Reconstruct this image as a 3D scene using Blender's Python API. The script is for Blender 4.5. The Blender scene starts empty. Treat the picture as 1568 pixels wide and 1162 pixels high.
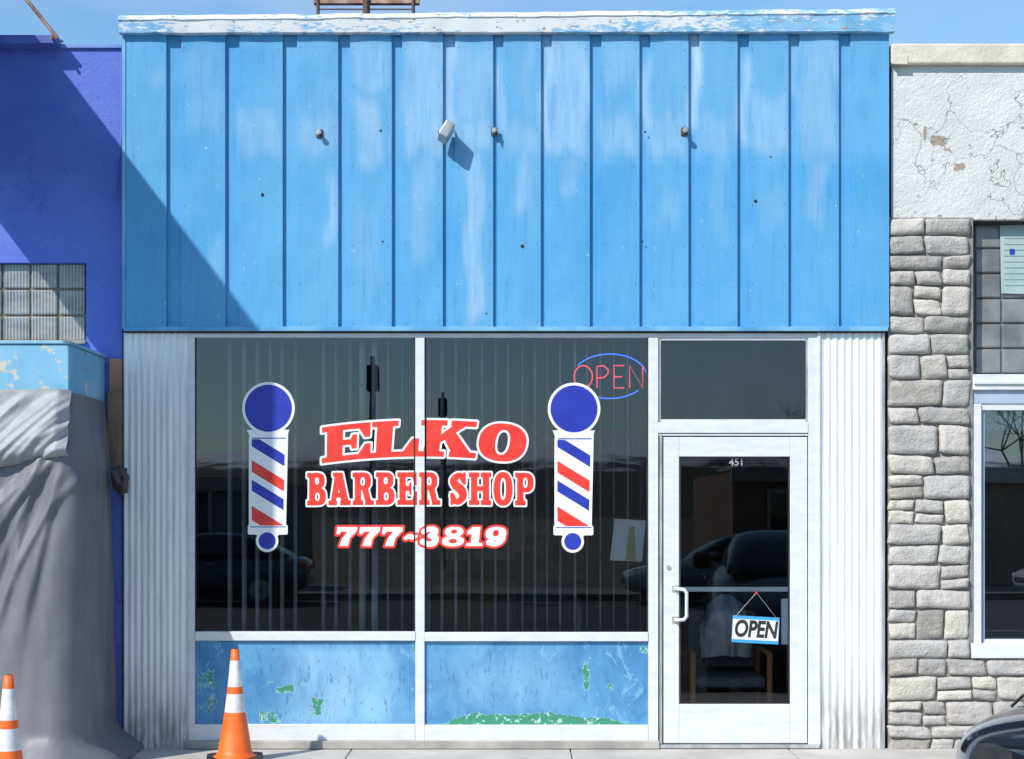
import bpy, bmesh, math, random
import numpy as np
from mathutils import Vector, Matrix, noise as mnoise
random.seed(7); rng=np.random.RandomState(5)
scene=bpy.context.scene
D=11.0; K=222.0; EYE=1.6
def X(px,Y=0.0): return (px-784)/K*(D+Y)/D
def Z(py,Y=0.0): return EYE+(790-py)/K*(D+Y)/D
def lin(r,g,b):
    f=lambda c:(c/255/12.92) if c/255<=0.04045 else ((c/255+0.055)/1.055)**2.4
    return (f(r),f(g),f(b))
# ---------------------------------------------------------------- materials
def newmat(name):
    m=bpy.data.materials.new(name); m.use_nodes=True
    nt=m.node_tree; nt.nodes.clear()
    out=nt.nodes.new('ShaderNodeOutputMaterial'); b=nt.nodes.new('ShaderNodeBsdfPrincipled')
    nt.links.new(b.outputs[0],out.inputs[0])
    return m,nt,b,out
def coord(nt,stretch=(1,1,1)):
    t=nt.nodes.new('ShaderNodeTexCoord'); mp=nt.nodes.new('ShaderNodeMapping')
    mp.inputs['Scale'].default_value=stretch
    nt.links.new(t.outputs['Object'],mp.inputs[0]); return mp.outputs[0]
def noise(nt,vec,scale,detail=6,rough=.6,dist=0):
    n=nt.nodes.new('ShaderNodeTexNoise'); n.inputs['Scale'].default_value=scale
    n.inputs['Detail'].default_value=min(detail,4); n.inputs['Roughness'].default_value=rough
    n.inputs['Distortion'].default_value=dist
    nt.links.new(vec,n.inputs['Vector']); return n.outputs['Fac']
def mapr(nt,val,a,b,c=0.0,d=1.0):
    n=nt.nodes.new('ShaderNodeMapRange'); n.inputs[1].default_value=a;n.inputs[2].default_value=b
    n.inputs[3].default_value=c;n.inputs[4].default_value=d
    nt.links.new(val,n.inputs[0]); return n.outputs[0]
def mth(nt,op,a,b):
    n=nt.nodes.new('ShaderNodeMath'); n.operation=op
    for i,v in enumerate((a,b)):
        if isinstance(v,(int,float)): n.inputs[i].default_value=v
        else: nt.links.new(v,n.inputs[i])
    return n.outputs[0]
def mix(nt,fac,a,b,mode='MIX'):
    n=nt.nodes.new('ShaderNodeMix'); n.data_type='RGBA'; n.blend_type=mode
    if isinstance(fac,(int,float)): n.inputs[0].default_value=fac
    else: nt.links.new(fac,n.inputs[0])
    for i,v in ((6,a),(7,b)):
        if isinstance(v,tuple): n.inputs[i].default_value=(*v,1)
        else: nt.links.new(v,n.inputs[i])
    return n.outputs[2]
def attr(nt,name):
    n=nt.nodes.new('ShaderNodeAttribute'); n.attribute_name=name; return n
def bump(nt,b,h,strength,dist=.01):
    n=nt.nodes.new('ShaderNodeBump'); n.inputs['Strength'].default_value=strength
    n.inputs['Distance'].default_value=dist
    nt.links.new(h,n.inputs['Height']); nt.links.new(n.outputs[0],b.inputs['Normal'])
def M(name,c,c2=None,scale=3,rough=.6,metal=0.,bmp=0,bscale=60,stretch=(1,1,1),lo=.35,hi=.65,spec=.5,bdist=.005):
    m,nt,b,o=newmat(name); v=coord(nt,stretch)
    if c2 is None: c2=tuple(x*.82 for x in c)
    f=mapr(nt,noise(nt,v,scale),lo,hi)
    nt.links.new(mix(nt,f,c,c2),b.inputs['Base Color'])
    b.inputs['Roughness'].default_value=rough; b.inputs['Metallic'].default_value=metal
    b.inputs['Specular IOR Level'].default_value=spec
    if bmp: bump(nt,b,noise(nt,coord(nt),bscale,3),bmp,bdist)
    return m
def chips(nt,v,scale,th,w=.03): return mapr(nt,noise(nt,v,scale,8,.65),th,th+w)

m,nt,b,o=newmat('faded_blue_paint'); MBLUE=m
v=coord(nt); vs=coord(nt,(5,1,.9)); vs2=coord(nt,(30,1,1.2))
n1=noise(nt,v,1.2,5); n2=noise(nt,vs,2.6,6,.7); n3=noise(nt,vs2,1.5,5,.7)
fa=attr(nt,'fade_and_light').outputs['Fac']
f=mth(nt,'MULTIPLY',fa,mapr(nt,n2,.28,.68,.4,1.0))
f=mth(nt,'ADD',f,mapr(nt,n3,.5,.8,0,.10)); f=mth(nt,'ADD',f,mapr(nt,n1,.35,.8,0,.12))
col=mix(nt,mapr(nt,n1,.3,.7),lin(76,153,202),lin(88,164,210))
col=mix(nt,f,col,lin(176,200,217))
col=mix(nt,mth(nt,'MULTIPLY',mapr(nt,noise(nt,coord(nt,(9,1,.8)),3,7,.7),.54,.75),.4),col,lin(58,130,178))
col=mix(nt,mth(nt,'MULTIPLY',chips(nt,v,28,.69),.6),col,lin(195,210,220))
nt.links.new(col,b.inputs['Base Color']); b.inputs['Roughness'].default_value=.62; b.inputs['Specular IOR Level'].default_value=.3
bump(nt,b,noise(nt,coord(nt,(1.4,1,.7)),2.0,2),.5,.035)
MBLUED=M('blue_flashing_paint',lin(80,150,196),lin(125,178,206),4,.6,stretch=(1,1,.5))
m,nt,b,o=newmat('peeling_coping_paint'); MCOP=m
v=coord(nt,(1,1,2)); v2=coord(nt,(1,1,4))
f=mth(nt,'ADD',mth(nt,'MULTIPLY',attr(nt,'peel').outputs['Fac'],.24),mth(nt,'ADD',mth(nt,'MULTIPLY',noise(nt,v,3.2,5,.6),.6),mth(nt,'MULTIPLY',noise(nt,v2,16,5,.75),.75)))
f=mapr(nt,f,.785,.835)
col=mix(nt,mapr(nt,noise(nt,v,7,5),.4,.6),lin(108,170,210),lin(140,188,216))
col=mix(nt,f,col,lin(220,221,219))
col=mix(nt,mapr(nt,noise(nt,coord(nt,(1,1,2)),11,7,.75),.63,.65),col,lin(165,140,118))
nt.links.new(col,b.inputs['Base Color']); b.inputs['Roughness'].default_value=.7
bump(nt,b,f,.3,.004)
m,nt,b,o=newmat('peeling_kick_panel_paint'); MKICK=m
v=coord(nt)
g=attr(nt,'green').outputs['Fac']; w=attr(nt,'fade_and_light').outputs['Fac']
nn=noise(nt,v,14,8,.7)
gg=mth(nt,'ADD',g,mth(nt,'MULTIPLY',mth(nt,'SUBTRACT',nn,.5),1.6))
gm=mapr(nt,gg,.5,.54); rim=mapr(nt,gg,.45,.48)
nb=noise(nt,coord(nt,(1,1,.6)),3,6,.65,.6)
col=mix(nt,mapr(nt,nb,.35,.65),lin(60,122,172),lin(94,157,198))
col=mix(nt,mth(nt,'MULTIPLY',w,mapr(nt,nb,.3,.6,.5,1)),col,lin(152,194,220))
col=mix(nt,mth(nt,'MULTIPLY',mapr(nt,noise(nt,coord(nt,(4,1,1)),7,8,.8),.58,.62),.55),col,lin(50,102,152))
col=mix(nt,mth(nt,'MULTIPLY',mapr(nt,noise(nt,coord(nt,(1.5,1,1)),4,5,.8,1.5),.60,.615),.6),col,lin(128,178,208))
col=mix(nt,rim,col,lin(150,190,200)); col=mix(nt,gm,col,lin(60,140,110))
col=mix(nt,mth(nt,'MULTIPLY',gm,mapr(nt,noise(nt,v,30,6,.7),.58,.60)),col,lin(175,205,200))
nt.links.new(col,b.inputs['Base Color']); b.inputs['Roughness'].default_value=.55
bump(nt,b,mth(nt,'SUBTRACT',mth(nt,'MULTIPLY',nb,.8),gm),.3,.006)

MALU=M('painted_aluminium_frame',lin(222,222,222),lin(210,210,211),7,.42,.0,stretch=(1,1,3))
MALUD=M('weathered_aluminium',lin(196,196,197),lin(158,158,160),4,.4,.3,stretch=(3,1,1))
m,nt,b,o=newmat('white_corrugated_metal'); MCORR=m
col=mix(nt,mapr(nt,noise(nt,coord(nt,(14,1,.7)),2,7,.7),.45,.8),lin(242,242,241),lin(208,208,209))
col=mix(nt,mapr(nt,noise(nt,coord(nt,(1,1,1)),26,7,.7),.70,.73),col,lin(140,125,110))
zg=attr(nt,'dirt').outputs['Fac']
col=mix(nt,mth(nt,'MULTIPLY',zg,mapr(nt,noise(nt,coord(nt,(8,1,1)),3,6,.7),.3,.6)),col,lin(130,122,112))
nt.links.new(col,b.inputs['Base Color']); b.inputs['Roughness'].default_value=.45; b.inputs['Metallic'].default_value=.05
MDARK=M('dark_gap',(.02,.02,.022),(.03,.03,.03),4,.9)
MBLACK=M('black_rubber',(.015,.015,.016),(.03,.03,.03),8,.7)
def glassmat(name,tint,ior=1.5,boost=1.3,wav=.02,dirt=.03):
    m=bpy.data.materials.new(name); m.use_nodes=True; nt=m.node_tree; nt.nodes.clear()
    out=nt.nodes.new('ShaderNodeOutputMaterial')
    tr=nt.nodes.new('ShaderNodeBsdfTransparent'); tr.inputs[0].default_value=(*tint,1)
    gl=nt.nodes.new('ShaderNodeBsdfGlossy'); gl.inputs['Roughness'].default_value=0.0
    gl.inputs[0].default_value=(.92,.95,1,1)
    fr=nt.nodes.new('ShaderNodeFresnel'); fr.inputs[0].default_value=ior
    bp=nt.nodes.new('ShaderNodeBump'); bp.inputs['Strength'].default_value=wav; bp.inputs['Distance'].default_value=.02
    v=coord(nt); nt.links.new(noise(nt,v,1.3,1),bp.inputs['Height']); nt.links.new(bp.outputs[0],gl.inputs['Normal'])
    mx=nt.nodes.new('ShaderNodeMixShader')
    nt.links.new(mth(nt,'MULTIPLY',fr.outputs[0],boost),mx.inputs[0])
    nt.links.new(tr.outputs[0],mx.inputs[1]); nt.links.new(gl.outputs[0],mx.inputs[2])
    df=nt.nodes.new('ShaderNodeBsdfDiffuse'); df.inputs[0].default_value=(.55,.55,.55,1)
    m2=nt.nodes.new('ShaderNodeMixShader')
    nt.links.new(mapr(nt,noise(nt,coord(nt,(1,1,.4)),5,5,.75),.45,.85,dirt*.1,dirt),m2.inputs[0])
    nt.links.new(mx.outputs[0],m2.inputs[1]); nt.links.new(df.outputs[0],m2.inputs[2])
    nt.links.new(m2.outputs[0],out.inputs[0]); return m
MGLASS=glassmat('shop_window_glass',(.80,.81,.83),boost=2.0,dirt=.006)
MCARGL=M('car_window_glass',(.01,.012,.014),(.012,.014,.016),3,.03,spec=.8)
MRED=M('red_vinyl',lin(226,48,36),lin(236,66,50),8,.45)
MWHITE=M('white_vinyl',lin(242,242,240),lin(230,230,228),6,.45)
MBLU=M('blue_vinyl',lin(34,48,158),lin(40,58,170),6,.45)
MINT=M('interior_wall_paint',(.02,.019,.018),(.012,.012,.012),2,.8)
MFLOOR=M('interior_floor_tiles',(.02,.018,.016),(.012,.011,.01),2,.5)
MBLIND=M('vertical_blind_fabric',(.80,.80,.81),(.62,.62,.63),4,.8)
MWOOD=M('chair_wood',lin(190,128,72),lin(140,90,50),6,.5,stretch=(1,1,.2))
MFAB=M('grey_upholstery',(.10,.10,.11),(.06,.06,.07),30,.9)
MCOAT=M('grey_coat_cloth',(.40,.41,.43),(.26,.27,.29),9,.9)
MPAPER=M('aged_paper',lin(222,224,220),lin(204,207,202),6,.8)
MYEL=M('faded_yellow_print',lin(190,176,122),lin(170,160,112),10,.8)
MTEAL=M('teal_notice_paper',lin(150,178,172),lin(170,190,182),8,.8)
MCONC=M('sidewalk_concrete',(.54,.51,.46),(.41,.385,.35),2.2,.85,bmp=.3,bscale=90)
MFOUND=M('foundation_concrete',(.45,.42,.37),(.3,.28,.25),5,.9,bmp=.5,bscale=60)
MASPH=M('asphalt',(.055,.055,.057),(.04,.04,.042),6,.9,bmp=.5,bscale=150)
MPAINT=M('road_marking_paint',(.5,.5,.48),(.3,.3,.29),9,.7)
MDIRT=M('dry_ground',(.11,.095,.07),(.07,.06,.045),.4,.95)
m,nt,b,o=newmat('cobalt_blue_stucco'); MPURP=m
v=coord(nt)
col=mix(nt,mapr(nt,noise(nt,v,2.2,6,.65),.35,.7),lin(94,114,196),lin(108,130,206))
col=mix(nt,mapr(nt,noise(nt,v,16,8,.7),.66,.70),col,lin(76,90,160))
cr=nt.nodes.new('ShaderNodeTexVoronoi'); cr.feature='DISTANCE_TO_EDGE'; cr.inputs['Scale'].default_value=1.1
mp=nt.nodes.new('ShaderNodeVectorMath'); mp.operation='ADD'
nz=nt.nodes.new('ShaderNodeTexNoise'); nz.inputs['Scale'].default_value=3; nt.links.new(v,nz.inputs['Vector'])
nt.links.new(v,mp.inputs[0]); nt.links.new(nz.outputs['Color'],mp.inputs[1]); nt.links.new(mp.outputs[0],cr.inputs['Vector'])
ck=mapr(nt,cr.outputs['Distance'],.002,.008,1,0)
col=mix(nt,mth(nt,'MULTIPLY',ck,mapr(nt,noise(nt,v,2,3),.45,.6,0,.4)),col,lin(40,46,110))
nt.links.new(col,b.inputs['Base Color']); b.inputs['Roughness'].default_value=.85; b.inputs['Specular IOR Level'].default_value=.2
h=mth(nt,'ADD',noise(nt,v,55,6,.7),mth(nt,'MULTIPLY',noise(nt,v,9,4),1.2)); bump(nt,b,h,.5,.012)
m,nt,b,o=newmat('white_stucco'); MSTUC=m
v=coord(nt)
col=mix(nt,mapr(nt,noise(nt,v,1.6,7,.65),.35,.7),lin(220,219,215),lin(204,202,197))
cr=nt.nodes.new('ShaderNodeTexVoronoi'); cr.feature='DISTANCE_TO_EDGE'; cr.inputs['Scale'].default_value=1.5
mp=nt.nodes.new('ShaderNodeVectorMath'); mp.operation='ADD'
nz=nt.nodes.new('ShaderNodeTexNoise'); nz.inputs['Scale'].default_value=3.4;nz.inputs['Detail'].default_value=5; nt.links.new(v,nz.inputs['Vector'])
nt.links.new(v,mp.inputs[0]); nt.links.new(nz.outputs['Color'],mp.inputs[1]); nt.links.new(mp.outputs[0],cr.inputs['Vector'])
ck=mth(nt,'MULTIPLY',mapr(nt,cr.outputs['Distance'],.001,.008,1,0),mapr(nt,noise(nt,v,2,3),.40,.55,0,1))
col=mix(nt,mth(nt,'MULTIPLY',ck,.7),col,lin(120,110,100))
dm=attr(nt,'damage').outputs['Fac']
dmm=mapr(nt,mth(nt,'ADD',dm,mth(nt,'MULTIPLY',mth(nt,'SUBTRACT',noise(nt,v,20,7,.7),.5),1.8)),.5,.56)
col=mix(nt,dmm,col,lin(168,154,136))
nt.links.new(col,b.inputs['Base Color']); b.inputs['Roughness'].default_value=.9; b.inputs['Specular IOR Level'].default_value=.2
h=mth(nt,'SUBTRACT',mth(nt,'ADD',noise(nt,v,45,6,.7),mth(nt,'MULTIPLY',noise(nt,v,10,4),1.0)),mth(nt,'ADD',mth(nt,'MULTIPLY',dmm,2.6),mth(nt,'MULTIPLY',ck,.8))); bump(nt,b,h,.55,.018)
MSTCAP=M('cracked_coping_render',lin(224,214,196),lin(202,194,178),5,.9,bmp=.6,bscale=30,bdist=.01)
m,nt,b,o=newmat('ledge_stone'); MSTONE=m
v=coord(nt); a=attr(nt,'scol')
col=mix(nt,mth(nt,'MULTIPLY',mapr(nt,noise(nt,v,11,8,.7),.45,.75),.5),a.outputs['Color'],(.27,.245,.22))
col=mix(nt,mth(nt,'MULTIPLY',mapr(nt,noise(nt,coord(nt,(1,1,2.5)),8,5,.7),.5,.70),.6),col,(.66,.60,.52))
nt.links.new(col,b.inputs['Base Color']); b.inputs['Roughness'].default_value=.92; b.inputs['Specular IOR Level'].default_value=.2
h=mth(nt,'ADD',noise(nt,v,60,6,.7),mth(nt,'MULTIPLY',noise(nt,v,18,6,.7),2)); bump(nt,b,h,.7,.014)
MMORT=M('mortar',(.30,.275,.25),(.2,.185,.17),12,.95,bmp=.6,bscale=60)
m,nt,b,o=newmat('grey_tarp_fabric'); MTARP=m
v=coord(nt)
col=mix(nt,mapr(nt,noise(nt,v,2.2,5,.65),.35,.7),lin(116,114,119),lin(102,101,106))
col=mix(nt,mth(nt,'MULTIPLY',mapr(nt,noise(nt,coord(nt,(1,1,.5)),5,5,.7),.58,.74),.18),col,lin(150,148,148))
nt.links.new(col,b.inputs['Base Color']); b.inputs['Roughness'].default_value=.5; b.inputs['Specular IOR Level'].default_value=.45
h=noise(nt,coord(nt,(1,1,.5)),5,2,.45,.6); bump(nt,b,h,.3,.04)
m,nt,b,o=newmat('pale_tarp_fabric'); MTARP2=m
v=coord(nt)
col=mix(nt,mapr(nt,noise(nt,v,3,5,.7),.35,.7),lin(168,167,168),lin(146,145,148))
nt.links.new(col,b.inputs['Base Color']); b.inputs['Roughness'].default_value=.6
bump(nt,b,noise(nt,coord(nt,(1,1,1.3)),5,3,.5,1.0),.3,.04)
m,nt,b,o=newmat('chipped_light_blue_board'); MBOX=m
v=coord(nt); col=mix(nt,mapr(nt,noise(nt,v,3,6),.35,.7),lin(132,186,210),lin(108,166,202))
col=mix(nt,chips(nt,v,8,.60,.02),col,lin(196,190,176)); col=mix(nt,chips(nt,v,11,.64,.02),col,lin(186,120,92))
nt.links.new(col,b.inputs['Base Color']); b.inputs['Roughness'].default_value=.6
MPOST=M('weathered_wood',lin(150,128,98),lin(96,82,70),5,.85,stretch=(1,1,.2),bmp=.5)
MRUST=M('rusty_paint',lin(186,160,142),lin(130,84,60),9,.7)
MBROWN=M('brown_steel',lin(104,78,62),lin(80,60,48),6,.7)
MORANGE=M('orange_cone_plastic',lin(255,118,36),lin(240,96,30),8,.45)
MREFL=M('reflective_white_collar',lin(236,236,238),lin(205,204,202),14,.4)
m,nt,b,o=newmat('glass_block'); MBLOCK=m
v=coord(nt)
wv=nt.nodes.new('ShaderNodeTexWave'); wv.bands_direction='X'; wv.inputs['Scale'].default_value=14; wv.inputs['Distortion'].default_value=.8; nt.links.new(v,wv.inputs['Vector'])
col=mix(nt,mapr(nt,noise(nt,coord(nt,(1,1,2)),5,5),.35,.65),(.10,.10,.105),(.26,.25,.235))
col=mix(nt,mapr(nt,wv.outputs['Fac'],.55,.85,0,.6),col,(.46,.44,.41))
nt.links.new(col,b.inputs['Base Color']); b.inputs['Roughness'].default_value=.12; bump(nt,b,wv.outputs['Fac'],.3,.006)
m,nt,b,o=newmat('smoky_glass_block'); MBLOCK2=m
v=coord(nt); col=mix(nt,mapr(nt,noise(nt,v,3.5,6),.35,.65),(.15,.15,.145),(.28,.28,.27))
nt.links.new(col,b.inputs['Base Color']); b.inputs['Roughness'].default_value=.15; bump(nt,b,noise(nt,v,8,3),.3,.02)
def emis(name,c,st):
    m,nt,b,o=newmat(name); b.inputs['Base Color'].default_value=(*c,1); b.inputs['Roughness'].default_value=.3
    b.inputs['Emission Color'].default_value=(*c,1); b.inputs['Emission Strength'].default_value=st; return m
MNR=emis('red_neon_tube',(.95,.06,.08),1.3); MNB=emis('blue_neon_tube',(.05,.18,.95),1.4)

# ---------------------------------------------------------------- mesh helpers
def add(name,verts,faces,mats,mi=None,smooth=False):
    me=bpy.data.meshes.new(name); me.from_pydata([tuple(v) for v in verts],[],faces); me.update()
    ob=bpy.data.objects.new(name,me); scene.collection.objects.link(ob)
    for m in (mats if isinstance(mats,(list,tuple)) else [mats]): me.materials.append(m)
    if mi is not None: me.polygons.foreach_set('material_index',mi)
    if smooth: me.polygons.foreach_set('use_smooth',[True]*len(me.polygons))
    return ob
def fattr(ob,name,vals):
    a=ob.data.attributes.new(name,'FLOAT','POINT'); a.data.foreach_set('value',np.asarray(vals,dtype=np.float32).ravel())
def bev(ob,w,seg=2):
    md=ob.modifiers.new('bevel','BEVEL'); md.width=w; md.segments=seg; md.limit_method='ANGLE'; return ob
def box(name,x0,x1,y0,y1,z0,z1,mat,bw=0):
    v=[(x,y,z) for x in (x0,x1) for y in (y0,y1) for z in (z0,z1)]
    f=[(0,1,3,2),(4,6,7,5),(0,4,5,1),(2,3,7,6),(0,2,6,4),(1,5,7,3)]
    ob=add(name,v,f,mat)
    if bw: bev(ob,bw)
    return ob
def pb(name,a,b_,c,d,yf,yb,mat,bw=0.003):
    "box whose front face (at depth yf) spans measured positions a..b_, top c, bottom d"
    return box(name,X(a,yf),X(b_,yf),yf,yb,Z(d,yf),Z(c,yf),mat,bw)
def group(name,obs,loc=(0,0,0)):
    e=bpy.data.objects.new(name,None); e.empty_display_size=.2; scene.collection.objects.link(e)
    e.location=loc
    for o in obs: o.parent=e
    return e
def tube(name,pts,r,mat,n=10,cyc=False):
    cu=bpy.data.curves.new(name,'CURVE'); cu.dimensions='3D'; cu.bevel_depth=r; cu.bevel_resolution=3; cu.use_fill_caps=True
    sp=cu.splines.new('POLY'); sp.points.add(len(pts)-1); sp.use_cyclic_u=cyc
    for i,p in enumerate(pts): sp.points[i].co=(*p,1)
    cu.materials.append(mat); ob=bpy.data.objects.new(name,cu); scene.collection.objects.link(ob); return ob
def ss(x): x=np.clip(x,0,1); return x*x*(3-2*x)
def patch(px,py,x0,x1,y0,y1,s,sx=8,sy=14):
    return s*ss((px-x0+sx)/(2*sx))*ss((x1+sx-px)/(2*sx))*ss((py-y0+sy)/(2*sy))*ss((y1+sy-py)/(2*sy))
def gridpx(name,xs,ys,Yfun,mat,smooth=False):
    PX,PY=np.meshgrid(xs,ys); YY=Yfun(PX,PY)*np.ones_like(PX)
    yb=float(np.mean(YY)); s=(D+yb)/D
    V=np.stack([(PX-784)/K*s,YY,EYE+(790-PY)/K*s],-1).reshape(-1,3)
    n=len(xs); F=[]
    for j in range(len(ys)-1):
        for i in range(n-1):
            a=j*n+i; F.append((a,a+n,a+n+1,a+1))
    return add(name,V,F,mat,smooth=smooth),PX,PY

# ---------------------------------------------------------------- SDF vinyl lettering
def sd_poly(P,poly):
    px,py=P; d=np.full(px.shape,1e9); ins=np.zeros(px.shape,bool); n=len(poly)
    for i in range(n):
        ax,ay=poly[i]; bx,by=poly[(i+1)%n]; ex,ey=bx-ax,by-ay; L=ex*ex+ey*ey+1e-12
        t=np.clip(((px-ax)*ex+(py-ay)*ey)/L,0,1)
        d=np.minimum(d,(px-ax-t*ex)**2+(py-ay-t*ey)**2)
        if ay!=by:
            c=((ay>py)!=(by>py))&(px<(bx-ax)*(py-ay)/(by-ay)+ax); ins^=c
    d=np.sqrt(d); return np.where(ins,-d,d)
def sd_stroke(P,pts,ws):
    px,py=P; d=np.full(px.shape,1e9)
    for i in range(len(pts)-1):
        ax,ay=pts[i]; bx,by=pts[i+1]; ex,ey=bx-ax,by-ay; L=ex*ex+ey*ey+1e-12
        t=np.clip(((px-ax)*ex+(py-ay)*ey)/L,0,1)
        d=np.minimum(d,np.hypot(px-ax-t*ex,py-ay-t*ey)-(ws[i]+(ws[i+1]-ws[i])*t))
    return d
def R(a,b,c,d): return [(a,b),(c,b),(c,d),(a,d)]
def E(cx,cy,rx,ry,n=28,p=2.3):
    o=[]
    for i in range(n):
        t=2*math.pi*i/n; c,s=math.cos(t),math.sin(t)
        o.append((cx+rx*math.copysign(abs(c)**(2/p),c),cy+ry*math.copysign(abs(s)**(2/p),s)))
    return o
def spline(pts,k=6):
    out=[]; P=[pts[0]]+list(pts)+[pts[-1]]
    for i in range(1,len(P)-2):
        for j in range(k):
            t=j/k; q=[]
            for c in range(len(P[0])):
                a,b_,c_,d=P[i-1][c],P[i][c],P[i+1][c],P[i+2][c]
                q.append(.5*((2*b_)+(-a+c_)*t+(2*a-5*b_+4*c_-d)*t*t+(-a+3*b_-3*c_+d)*t**3))
            out.append(tuple(q))
    out.append(pts[-1]); return out
def ST(pts3):
    q=spline(pts3); return ('s',[(a,b) for a,b,_ in q],[w for _,_,w in q])
G={}
sl=.15
def stem(x,w=.28,a=.09): return [('+',R(x,0,x+w,1)),('+',R(x-a,1-sl,x+w+a,1)),('+',R(x-a,0,x+w+a,sl))]
G['E']=(.86,stem(.1)+[('+',R(.1,1-sl,.84,1)),('+',[(.6,1),(.86,1),(.86,.60),(.77,.60)]),('+',R(.1,0,.84,sl)),('+',[(.6,0),(.88,0),(.88,.42),(.78,.42)]),
    ('+',R(.3,.43,.58,.58)),('+',[(.5,.5),(.55,.31),(.63,.31),(.63,.70),(.55,.70)])])
G['L']=(.84,stem(.1)+[('+',R(.1,0,.82,sl)),('+',[(.52,0),(.86,0),(.86,.5),(.74,.5)])])
G['K']=(1.04,stem(.1)+[('+',[(.34,.34),(.34,.56),(.62,.92),(.86,.92)]),('+',R(.54,1-sl,.98,1)),('+',[(.42,.55),(.62,.70),(.98,.06),(.62,.06)]),('+',R(.56,0,1.04,sl))])
G['O']=(.84,[('+',E(.42,.5,.42,.52)),('-',E(.42,.5,.125,.34))])
G['B']=(.84,stem(.1)+[('+',R(.1,0,.46,1)),('+',E(.44,.755,.34,.245,p=2.6)),('+',E(.46,.27,.37,.27,p=2.6)),('-',E(.44,.745,.09,.11)),('-',E(.46,.265,.10,.13))])
G['R']=(.92,stem(.1)+[('+',R(.1,.46,.46,1)),('+',E(.46,.735,.35,.265,p=2.6)),('-',E(.45,.725,.10,.13)),('+',[(.40,.52),(.68,.52),(.82,.12),(.56,.12)]),('+',R(.56,0,.94,sl))])
G['P']=(.82,stem(.1)+[('+',R(.1,.40,.46,1)),('+',E(.46,.70,.36,.30,p=2.6)),('-',E(.46,.695,.10,.16))])
G['A']=(.96,[('+',[(.30,1),(.62,1),(.90,.06),(.58,.06),(.46,.50),(.30,.06),(.10,.06)]),('+',R(.24,.24,.66,.38)),('+',R(0,0,.38,sl)),('+',R(.52,0,.98,sl)),('+',R(.2,1-.12,.6,1))])
G['H']=(.98,stem(.09)+stem(.61)+[('+',R(.3,.42,.7,.58))])
G['S']=(.74,[ST([(.60,.74,.09),(.50,.88,.10),(.34,.89,.11),(.17,.76,.13),(.26,.60,.15),(.50,.46,.16),(.58,.26,.13),(.40,.11,.11),(.22,.12,.10),(.12,.28,.09)]),
    ('+',R(.58,.62,.70,1)),('+',R(.03,0,.15,.38))])
G['7']=(.72,[('+',[(.0,1),(.0,.62),(.10,.62),(.16,.76),(.72,.76),(.72,1)]),('+',[(.40,.80),(.72,.80),(.50,.42),(.46,.0),(.16,.0),(.22,.38)])])
G['-']=(.46,[ST([(.05,.42,.08),(.2,.52,.10),(.3,.44,.10),(.42,.52,.07)])])
G['3']=(.72,[ST([(.12,.76,.12),(.26,.88,.11),(.46,.88,.12),(.52,.72,.14),(.34,.54,.09)]),ST([(.34,.54,.09),(.56,.42,.14),(.52,.16,.14),(.30,.11,.11),(.12,.24,.13)])])
G['8']=(.78,[('+',E(.39,.75,.33,.27)),('+',E(.39,.26,.39,.28)),('-',E(.39,.76,.11,.11)),('-',E(.39,.26,.14,.12))])
G['1']=(.56,[('+',R(.16,0,.44,1)),('+',[(.0,.62),(.0,.78),(.16,1),(.3,1),(.3,.62)]),('+',R(.0,0,.58,.16))])
G['9']=(.76,[('+',E(.37,.66,.37,.36)),('-',E(.36,.68,.11,.17)),ST([(.60,.62,.14),(.58,.3,.14),(.38,.11,.11),(.16,.2,.13)])])
def field(items,x0,x1,y0,y1,step):
    nx=int((x1-x0)/step)+1; ny=int((y1-y0)/step)+1
    xs=x0+np.arange(nx)*step; ys=y0+np.arange(ny)*step
    F=np.full((ny,nx),50.)
    for ch,gx,gy,sx,sy in items:
        w,ops=G[ch]; m=14
        i0=max(0,int((gx-m-x0)/step)); i1=min(nx,int((gx+w*sx+m-x0)/step)+1)
        PX,PY=np.meshgrid(xs[i0:i1],ys); f=np.full(PX.shape,50.)
        for op in ops:
            if op[0]=='s': d=sd_stroke((PX,PY),[(gx+a*sx,gy+b_*sy) for a,b_ in op[1]],[q*(sx*.45+sy*.55) for q in op[2]])
            else: d=sd_poly((PX,PY),[(gx+a*sx,gy+b_*sy) for a,b_ in op[1]])
            f=np.maximum(f,-d) if op[0]=='-' else np.minimum(f,d)
        F[:,i0:i1]=np.minimum(F[:,i0:i1],f)
    return F,xs,ys
def iso(name,F,xs,ys,level,warp,Yd,mat):
    ny,nx=F.shape; A=F-level; V=[];ids={};faces=[]
    def vert(key,x,y):
        if key not in ids:
            ids[key]=len(V); px,py=warp(x,y); V.append((X(px,Yd),Yd,Z(py,Yd)))
        return ids[key]
    ins=A<0
    cnt=ins[:-1,:-1].astype(int)+ins[1:,:-1]+ins[:-1,1:]+ins[1:,1:]
    for j,i in np.argwhere(cnt>0):
        cs=[(j,i),(j,i+1),(j+1,i+1),(j+1,i)]; poly=[]
        for k in range(4):
            a=cs[k]; b_=cs[(k+1)%4]; fa=A[a]; fb=A[b_]
            if fa<0: poly.append(vert(a,xs[a[1]],ys[a[0]]))
            if (fa<0)!=(fb<0):
                t=fa/(fa-fb); key=(min(a,b_),max(a,b_))
                poly.append(vert(key,xs[a[1]]+(xs[b_[1]]-xs[a[1]])*t,ys[a[0]]+(ys[b_[0]]-ys[a[0]])*t))
        if len(poly)>2: faces.append(tuple(poly))
    return add(name,V,faces,mat)
YG=-.016         # outer glass surface
YFR=-.032        # front face of the window frames
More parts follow.
